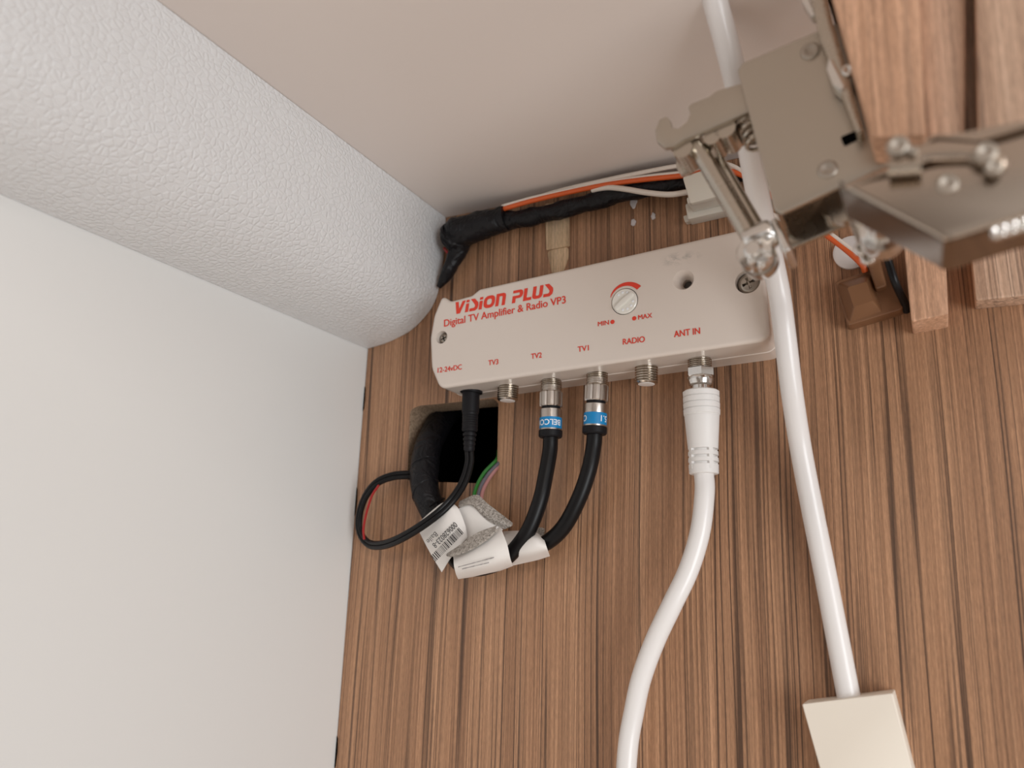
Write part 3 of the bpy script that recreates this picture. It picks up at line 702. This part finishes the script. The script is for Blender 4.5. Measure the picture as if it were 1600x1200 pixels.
bm = B(); tube(bm, [P(732, 362, -.006), P(722, 378, -.007), P(712, 400, -.006), P(700, 425, -.006), P(686, 448, -.004)], [0.0050, 0.0050, 0.0042, 0.0034, 0.0014], 16, 7, wob=0.06); obj('taped_branch', bm, M['tape'], th, smooth=60)
bm = B(); tube(bm, [P(694, 388, -.0058), P(699, 394, -.008), P(704, 402, -.0065)], 0.0007, 8, 5); obj('red_wire', bm, M['redw'], th)
W3 = 'single wires running over the harness'
def wire(name, m, r, pts, lb, grp=W3):
    bm = B(); tube(bm, [P(*q) for q in pts], r, 12, 8); tag(obj(name, bm, M[m]), lb, 'wire', grp)
wire('white_wire', 'cream', 0.00095, [(785, 327, -.0102), (820, 315, -.0102), (870, 299, -.0108), (940, 282.5, -.0122), (1000, 270, -.013), (1060, 259, -.013), (1110, 254, -.013), (1150, 262, -.0125), (1180, 292, -.012), (1205, 330, -.010)], 'thin cream wire, uppermost of the wires between harness and ceiling')
wire('orange_wire', 'orange', 0.0012, [(785, 327, -.0115), (830, 314, -.0115), (890, 300, -.0115), (950, 288, -.0115), (1010, 280, -.0115), (1070, 274, -.0115), (1120, 266, -.012), (1165, 276, -.012), (1215, 312, -.012), (1290, 366, -.012), (1322, 390, -.011), (1346, 412, -.010), (1352, 424, -.008)], 'orange wire on the front of the black harness, running down to brown cover')
wire('cream_wire', 'cream', 0.0008, [(785, 322, -.0118), (830, 309.5, -.0118), (890, 296, -.0118), (950, 284, -.0118), (1010, 275.5, -.0118), (1070, 269, -.0118), (1120, 262, -.012), (1160, 266, -.0125), (1215, 304, -.0125), (1296, 364, -.0125), (1328, 388, -.0115), (1350, 407, -.010)], 'thin cream wire laid directly on top edge of the orange wire')
wire('sagging_wire', 'cream', 0.00125, [(925, 297, -.0105), (950, 293, -.0112), (980, 296, -.012), (1010, 301, -.012), (1045, 304, -.012), (1075, 300, -.012), (1130, 290, -.012), (1160, 303, -.012), (1190, 330, -.012), (1250, 350, -.010)], 'cream wire sagging below the black harness left of the white clip')
# clip
th = thing('cable_clip', 'milky white nylon cable clip holding the harness right of the sagging wire', 'clip', P(1100, 300, 0))
bm = B(); plate(bm, rounded(poly([(1066, 276), (1135, 254), (1148, 300), (1078, 318)], -.016), 0.001, 3), -.0134, -.016, 0.0006, 2)
plate(bm, rounded(poly([(1070, 318), (1150, 300), (1152, 325), (1074, 343)], -.006), 0.001, 3), 0, -.006, 0.0006, 2)
plate(bm, rounded(poly([(1072, 308), (1150, 290), (1152, 300), (1074, 319)], -.0145), 0.001, 3), 0, -.0145, 0.0006, 2)
obj('clip_body', bm, M['clip'], th, smooth=30)
bm = B(); plate(bm, rounded(poly([(1067, 337), (1152, 318), (1154, 327), (1070, 347)], -.003), 0.0006, 3), 0, -.003, 0.0004, 2); obj('clip_foot', bm, M['clip'], th, smooth=30)

# exposed ply patch under the harness
th = thing('ply_offcut', 'pale raw plywood strip let into the wall between harness and amplifier', 'wood strip', P(870, 370, 0))
bm = B(); plate(bm, rounded(poly([(851, 318), (888, 312), (889, 384), (853, 391)], -.0012), 0.0008, 3), 0, -.0012, 0.0005, 2); obj('strip', bm, M['ply'], th, smooth=30)
bm = B(); plate(bm, rounded(poly([(854, 392), (888, 385), (888, 402), (881, 424), (862, 428)], -.0006), 0.002, 4), 0, -.0006, 0.0004, 2); obj('gouged_end', bm, M['ply'], th, smooth=30)
for k, (px, py, r, lb) in enumerate(((990, 317, 0.0018, 'largest pale silicone blob on the wood below the sagging wire'), (990, 348, 0.0012, 'small silicone blob straight below the largest blob'), (1021, 338, 0.0011, 'small silicone blob to the right, nearest the white clip'))):
    bm = B(); c = xz(P(px, py, 0)); pts = [(c[0]+r*(0.7+0.5*random.random())*math.cos(2*PI*i/14), c[1]+r*(1.2+0.7*random.random())*math.sin(2*PI*i/14)) for i in range(14)]
    plate(bm, rounded(pts, 0.0005, 2), 0, -.0006, 0.0004, 3); tag(obj('silicone_blob', bm, M['silicone'], smooth=60), lb, 'sealant', 'silicone blobs on the wood')

# ------------------------------------------------------------------ brown cover, screw cap, black lead
th = thing('corner_cover', 'squarish brown plastic cover on the wood wall below the metal hinge', 'plastic cover', P(1360, 460, 0))
bm = B(); base = poly([(1304, 440), (1350, 425), (1352, 404), (1386, 398), (1412, 482), (1324, 509)], -.007)
plate(bm, rounded(base, 0.0015, 4), 0, -.007, 0.0006, 3)
lo = rounded(poly([(1307, 442), (1360, 426), (1380, 488), (1326, 505)], -.0068), 0.0012, 4); hi = rounded(poly([(1324, 449), (1354, 440), (1364, 470), (1334, 480)], -.0125), 0.0008, 4)
a_ = ring(bm, lo, -.0065); b_ = ring(bm, hi, -.0125); bridge(bm, a_, b_); bm.faces.new(b_)
obj('cover', bm, M['brown'], th, smooth=25)
bm = B(); plate(bm, rounded(poly([(1353, 404), (1374, 399), (1386, 446), (1368, 452)], -.011), 0.001, 3), -.0065, -.0110, 0.001, 3); obj('raised_ridge', bm, M['brown'], th, smooth=25)
bm = B(); c = P(1331, 396, 0); lathe(bm, c, Vector((0, -1, 0)), [(0, 0.0068), (0.0014, 0.0068), (0.0020, 0.0058)], 36)
tag(obj('screw_cap', bm, M['white']), 'round white cap on the wood behind the orange wire', 'cap')
bm = B(); tube(bm, [P(*q) for q in [(1376, 372, -.022), (1388, 408, -.019), (1399, 442, -.017), (1412, 470, -.008), (1417, 486, -.003)]], 0.0014, 12, 8)
tag(obj('black_lead', bm, M['black']), 'short black lead squeezed between brown cover and timber post', 'cable')

# ------------------------------------------------------------------ timber pieces at the right
def board(name, px, y1, y0, m, lb, r=0.001, ext=None):
    bm = B(); pts = [(p[0], min(p[1], HC-.0002)) for p in poly(px, y1)]
    plate(bm, rounded(pts, r, 3), y0, y1, 0.0006, 2); return tag(obj(name, bm, m, smooth=30), lb, 'wood post' if 'post' in name else 'wood board')
# lower post on the wall
board('timber_post', [(1386, 120), (1462, 120), (1482, 491), (1424, 503)], -.016, 0, M['wood_near'], 'short wood-grain post fixed to the wall beside the brown cover')
board('side_board', [(1490, 120), (1720, 120), (1760, 445), (1525, 470)], -.010, -.0002, M['wood_pale'], 'wood-grain board with square lower end at right edge below bracket')
board('hinge_post', [(1272, -110), (1431, -110), (1447, 212), (1362, 214)], -.126, -.098, M['wood_near'], 'warm blurred wood-grain post just right of the hinge plate')
bt = board('pale_batten', [(1425, -110), (1510, -110), (1507, 300), (1452, 300)], -.117, -.099, M['wood_pale'], 'paler narrow wood batten between hinge post and right panel')
bm = B(); pts = [(p[0], min(p[1], HC-.0002)) for p in poly([(1440, -110), (1560, -110), (1560, 300), (1452, 300)], -.108)]
plate(bm, pts, -.0992, -.108, 0.0004, 2); obj('rebate', bm, M['wood_pale'], bt, smooth=30)
board('right_panel', [(1522, -110), (1760, -110), (1760, 300), (1531, 300)], -.121, -.102, M['wood_pale'], 'wide wood-grain panel at the top right corner')

# ------------------------------------------------------------------ metal flap hinge
hg = thing('flap_hinge', 'nickel plated sprung locker hinge with hooked arm, rod and angled bracket', 'hinge', P(1260, 250, -.10))
YP = -.112
def rivet(px, py, y, r, parent, name='rivet', m='nickel'):
    c = P(px, py, y); bm = B()
    lathe(bm, c+Vector((0, 0.001, 0)), Vector((0, -1, 0)), [(0, r*1.02), (0.0011, r), (0.0015, r*0.92), (0.0017, r*0.7), (0.0016, r*0.5), (0.0012, r*0.3)], 24)
    return obj(name, bm, M[m], parent, smooth=60)
bm = B(); mp_ = poly([(1152, 110), (1160, 98), (1272, 50), (1345, 20), (1440, 215), (1432, 236), (1224, 332), (1210, 330)], YP)
slot = rounded(poly([(1313, 216), (1342, 204), (1347, 212), (1318, 226)], YP), 0.0004, 2)
plate(bm, rounded(mp_, [0.002, 0.002, 0, 0, 0, 0.001, 0.002, 0.002], 3), YP+0.0016, YP, 0.0005, 3)
hp = obj('hinge_plate', bm, M['steel'], hg, smooth=30)
bm = B(); plate(bm, rounded(poly([(1313, 214), (1346, 200), (1352, 212), (1319, 228)], YP-.0003), 0.0006, 3), YP+0.0005, YP-.0003); obj('slot', bm, M['void'], hp, smooth=0)
# left flange, lower (far) plate: the box section behind
bm = B(); 
def wall_strip(bm, p0, p1, y0, y1, t=0.0012):
    a = P(*p0, y0); b = P(*p1, y0); n = Vector((-(b-a).z, 0, (b-a).x)).normalized()*t
    q = [a, b, b+n, a+n]; A_ = [bm.verts.new(p) for p in q]; B_ = [bm.verts.new(p+Vector((0, y1-y0, 0))) for p in q]
    bridge(bm, A_, B_); bm.faces.new(A_); bm.faces.new(B_)
wall_strip(bm, (1154, 112), (1212, 331), YP+0.0008, YP+0.019)
obj('side_flange', bm, M['nickel'], hg, smooth=0)
bm = B(); fp = poly([(1236, 388), (1345, 343), (1330, 250), (1190, 240)], YP+.019); plate(bm, rounded(fp, 0.001, 3), YP+.0205, YP+.019, 0.0004, 2); obj('rear_plate', bm, M['nickel'], hg, smooth=30)
bm = B(); 
a = P(1300, 322, YP+.011); lathe(bm, a, Vector((0, 1, 0)), [(0, 0.0030), (0.008, 0.0030)], 24); lathe(bm, P(1322, 318, YP+.009), Vector((0, 1, 0)), [(0, 0.0050), (0.004, 0.0050), (0.005, 0.004)], 24); obj('spacer_pin', bm, M['nickel'], hg)
for q in ((1266, 80), (1293, 265)): rivet(*q, YP, 0.0027, hp, m='rivet')
# end tab beside the rod
bm = B(); plate(bm, rounded(poly([(1202, 344), (1211, 338), (1236, 388), (1224, 398)], YP+.004), 0.0008, 3), YP+.017, YP+.004, 0.0008, 3); obj('end_tab', bm, M['chrome'], hg, smooth=30)
# hooked arm
bm = B(); ha = poly([(1176, 124), (1120, 141), (1108, 150), (1080, 161), (1075, 167), (1078, 178), (1072, 190), (1060, 200), (1050, 199), (1047, 188), (1041, 181), (1030, 186), (1023, 203), (1026, 221), (1038, 231), (1052, 229), (1068, 219), (1186, 168)], YP+.003)
plate(bm, rounded(ha, 0.0005, 3), YP+.0048, YP+.003, 0.0005, 2); obj('hook_arm', bm, M['steel'], hg, smooth=30)
bm = B(); ha2 = poly([(1176, 140), (1090, 170), (1080, 200), (1056, 205), (1056, 262), (1064, 274), (1078, 270), (1100, 252), (1200, 206)], YP+.014)
plate(bm, rounded(ha2, 0.0012, 3), YP+.0155, YP+.014, 0.0005, 2)
wall_strip(bm, (1046, 231), (1066, 220), YP+.004, YP+.0145); obj('hook_arm_rear', bm, M['nickel'], hg, smooth=30)
for px, py, r in ((1066, 232, 0.0030), (1112, 214, 0.0024), (1132, 200, 0.0032)):
    bm = B(); lathe(bm, P(px, py, YP+.0045), Vector((0, 1, 0)), [(0, r), (0.010, r)], 20); obj('cross_pin', bm, M['nickel'], hg)
bm = B(); sp = []; c0 = P(1162, 178, YP+.009); c1 = P(1184, 228, YP+.009); ax = (c1-c0); dd, u_, v_ = frame_dir(ax)
for i in range(5*14+1): sp.append(c0+ax*(i/70)+(u_*math.cos(i*2*PI/14)+v_*math.sin(i*2*PI/14))*0.0028)
tube(bm, sp, 0.00065, 8, 1); obj('coil_spring', bm, M['nickel'], hg)
# rod
bm = B(); tube(bm, [P(1084, 218, YP+.008), P(1092, 234, YP+.008), P(1178, 380, YP+.008)], 0.0026, 20, 2); obj('rod', bm, M['nickel'], hg)
bm = B(); tube(bm, [P(1108, 225, YP+.015), P(1196, 376, YP+.015)], 0.0019, 16, 2); obj('rod', bm, M['nickel'], hg)
bm = B(); c = P(1181, 397, YP+.006); lathe(bm, c+Vector((0, -.0045, 0)), Vector((0, 1, 0)), [(0, 0.0018), (0.0008, 0.0026), (0.002, 0.0027), (0.0022, 0.0046), (0.0030, 0.0050), (0.0058, 0.0050), (0.006, 0.0038), (0.008, 0.0038), (0.0082, 0.0052), (0.012, 0.0050), (0.016, 0.0034)], 30)
lathe(bm, P(1166, 383, YP+.006), P(1210, 362, YP+.006)-P(1166, 383, YP+.006), [(0, 0.0036), (0.001, 0.0042), (0.007, 0.0042), (0.008, 0.0036)], 24)
kk = obj('pivot_knuckle', bm, M['chrome'], hg, smooth=40)
for q in ((1174, 408), (1190, 414), (1200, 398)): rivet(*q, YP+.001, 0.0011, kk, 'pivot_dimple', 'chrome')
# rail along the hinge post
bm = B(); plate(bm, rounded(poly([(1244, -110), (1272, -110), (1300, 30), (1350, 205), (1338, 208), (1300, 110), (1280, 60)], -.117), 0.0008, 3), -.0965, -.117, 0.0006, 2); obj('edge_rail', bm, M['nickel'], hg, smooth=30)
rivet(1325, 110, -.117, 0.0017, hg, m='chrome')
bm = B(); plate(bm, rounded(poly([(1251, 0), (1264, -4), (1276, 24), (1268, 26)], -.116), 0.0006, 3), -.1125, -.116, 0.0004, 2); obj('zinc_lug', bm, M['chrome'], hg, smooth=30)
bm = B(); plate(bm, rounded(poly([(1294, 88), (1302, 92), (1324, 132), (1316, 146), (1300, 132), (1290, 108)], -.1175), 0.001, 3), -.1125, -.1175, 0.0008, 2); obj('zinc_lug', bm, M['chrome'], hg, smooth=30)
# big angled bracket
YB = -.150
bm = B(); bp = poly([(1311, 289), (1330, 284), (1436, 242), (1444, 216), (1462, 206), (1530, 212), (1700, 160), (1740, 200), (1740, 312), (1600, 338), (1492, 373), (1474, 376), (1458, 366)], YB)
plate(bm, rounded(bp, [0.001, 0.0015, 0.002, 0.002, 0.003, 0.003, 0.001, 0.001, 0.001, 0.002, 0.003, 0.003, 0.004], 5), YB+.0020, YB, 0.0011, 4); br = obj('bracket_plate', bm, M['reflect_tint'], hg, smooth=30)
bm = B(); edge = rounded(poly([(1311, 289), (1458, 366), (1474, 376), (1492, 373), (1600, 338), (1740, 312)], YB), [0, .004, .004, .004, .002, 0], 8)
last = None; E1 = [Vector((p[0], YB+.0006, p[1])) for p in edge]; depth = .0165
inn = offset(list(edge)+[], 0.0)
for i in range(len(E1)-1):
    a, b = E1[i], E1[i+1]
    if (b-a).length < 1e-7: continue
f0 = [bm.verts.new(p) for p in E1]; f1 = [bm.verts.new(p+Vector((0, depth, 0))) for p in E1]
n_in = Vector((0, 0, 0.0014)); g0 = [bm.verts.new(p+n_in) for p in E1]; g1 = [bm.verts.new(p+n_in+Vector((0, depth, 0))) for p in E1]
for i in range(len(E1)-1):
    bm.faces.new((f0[i], f0[i+1], f1[i+1], f1[i])); bm.faces.new((g0[i], g1[i], g1[i+1], g0[i+1])); bm.faces.new((f1[i], f1[i+1], g1[i+1], g1[i]))
obj('bracket_rim', bm, M['rim'], br, smooth=50)
bm = B(); plate(bm, rounded(poly([(1436, 262), (1436, 252), (1452, 246), (1512, 244), (1540, 256), (1566, 262), (1578, 244), (1560, 224), (1530, 218), (1470, 214), (1432, 222), (1384, 244), (1390, 262)], YB-.003), 0.002, 4), YB-.0006, YB-.002, 0.0006, 3); obj('link_arm', bm, M['reflect_tint'], br, smooth=30)
bm = B(); tube(bm, [P(1388, 266, YB-.003), P(1440, 262, YB-.003)], 0.0014, 14, 1); obj('pivot_sleeve', bm, M['nickel'], br)
for q in ((1403, 228, YB-.003), (1540, 238, YB-.003), (1480, 287, YB), (1552, 262, YB-.003), (1426, 236, YB-.003)): rivet(*q, (0.0022 if q[0] < 1545 else .0015) if q[0] != 1426 else .0010, br, m='rivet')
for k in range(4): rivet(1560+k*16, 362-k*5, YB+.001, 0.0015, br, 'rim_glint', 'chrome')  # chrome beads stand in for highlights along the bracket rim
# fixing stud under the bracket
bm = B(); p0 = P(1372, 330, YB+.020); lathe(bm, p0, Vector((0, 1, 0)), [(0, 0.0036), (0.012, 0.0034), (0.0125, 0.0050), (0.016, 0.0054), (0.019, 0.0050), (0.0195, 0.003)], 24); obj('fixing_stud', bm, M['chrome'], hg)
bm = B(); tube(bm, [P(1349, 330, -.112), P(1366, 372, -.106)], 0.0042, 18, 2); obj('knuckle_barrel', bm, M['nickel'], hg)
for q in ((1346, 388), (1368, 392), (1356, 402), (1372, 380)): rivet(*q, -.108, 0.0019, hg, 'bolt_end', 'chrome')
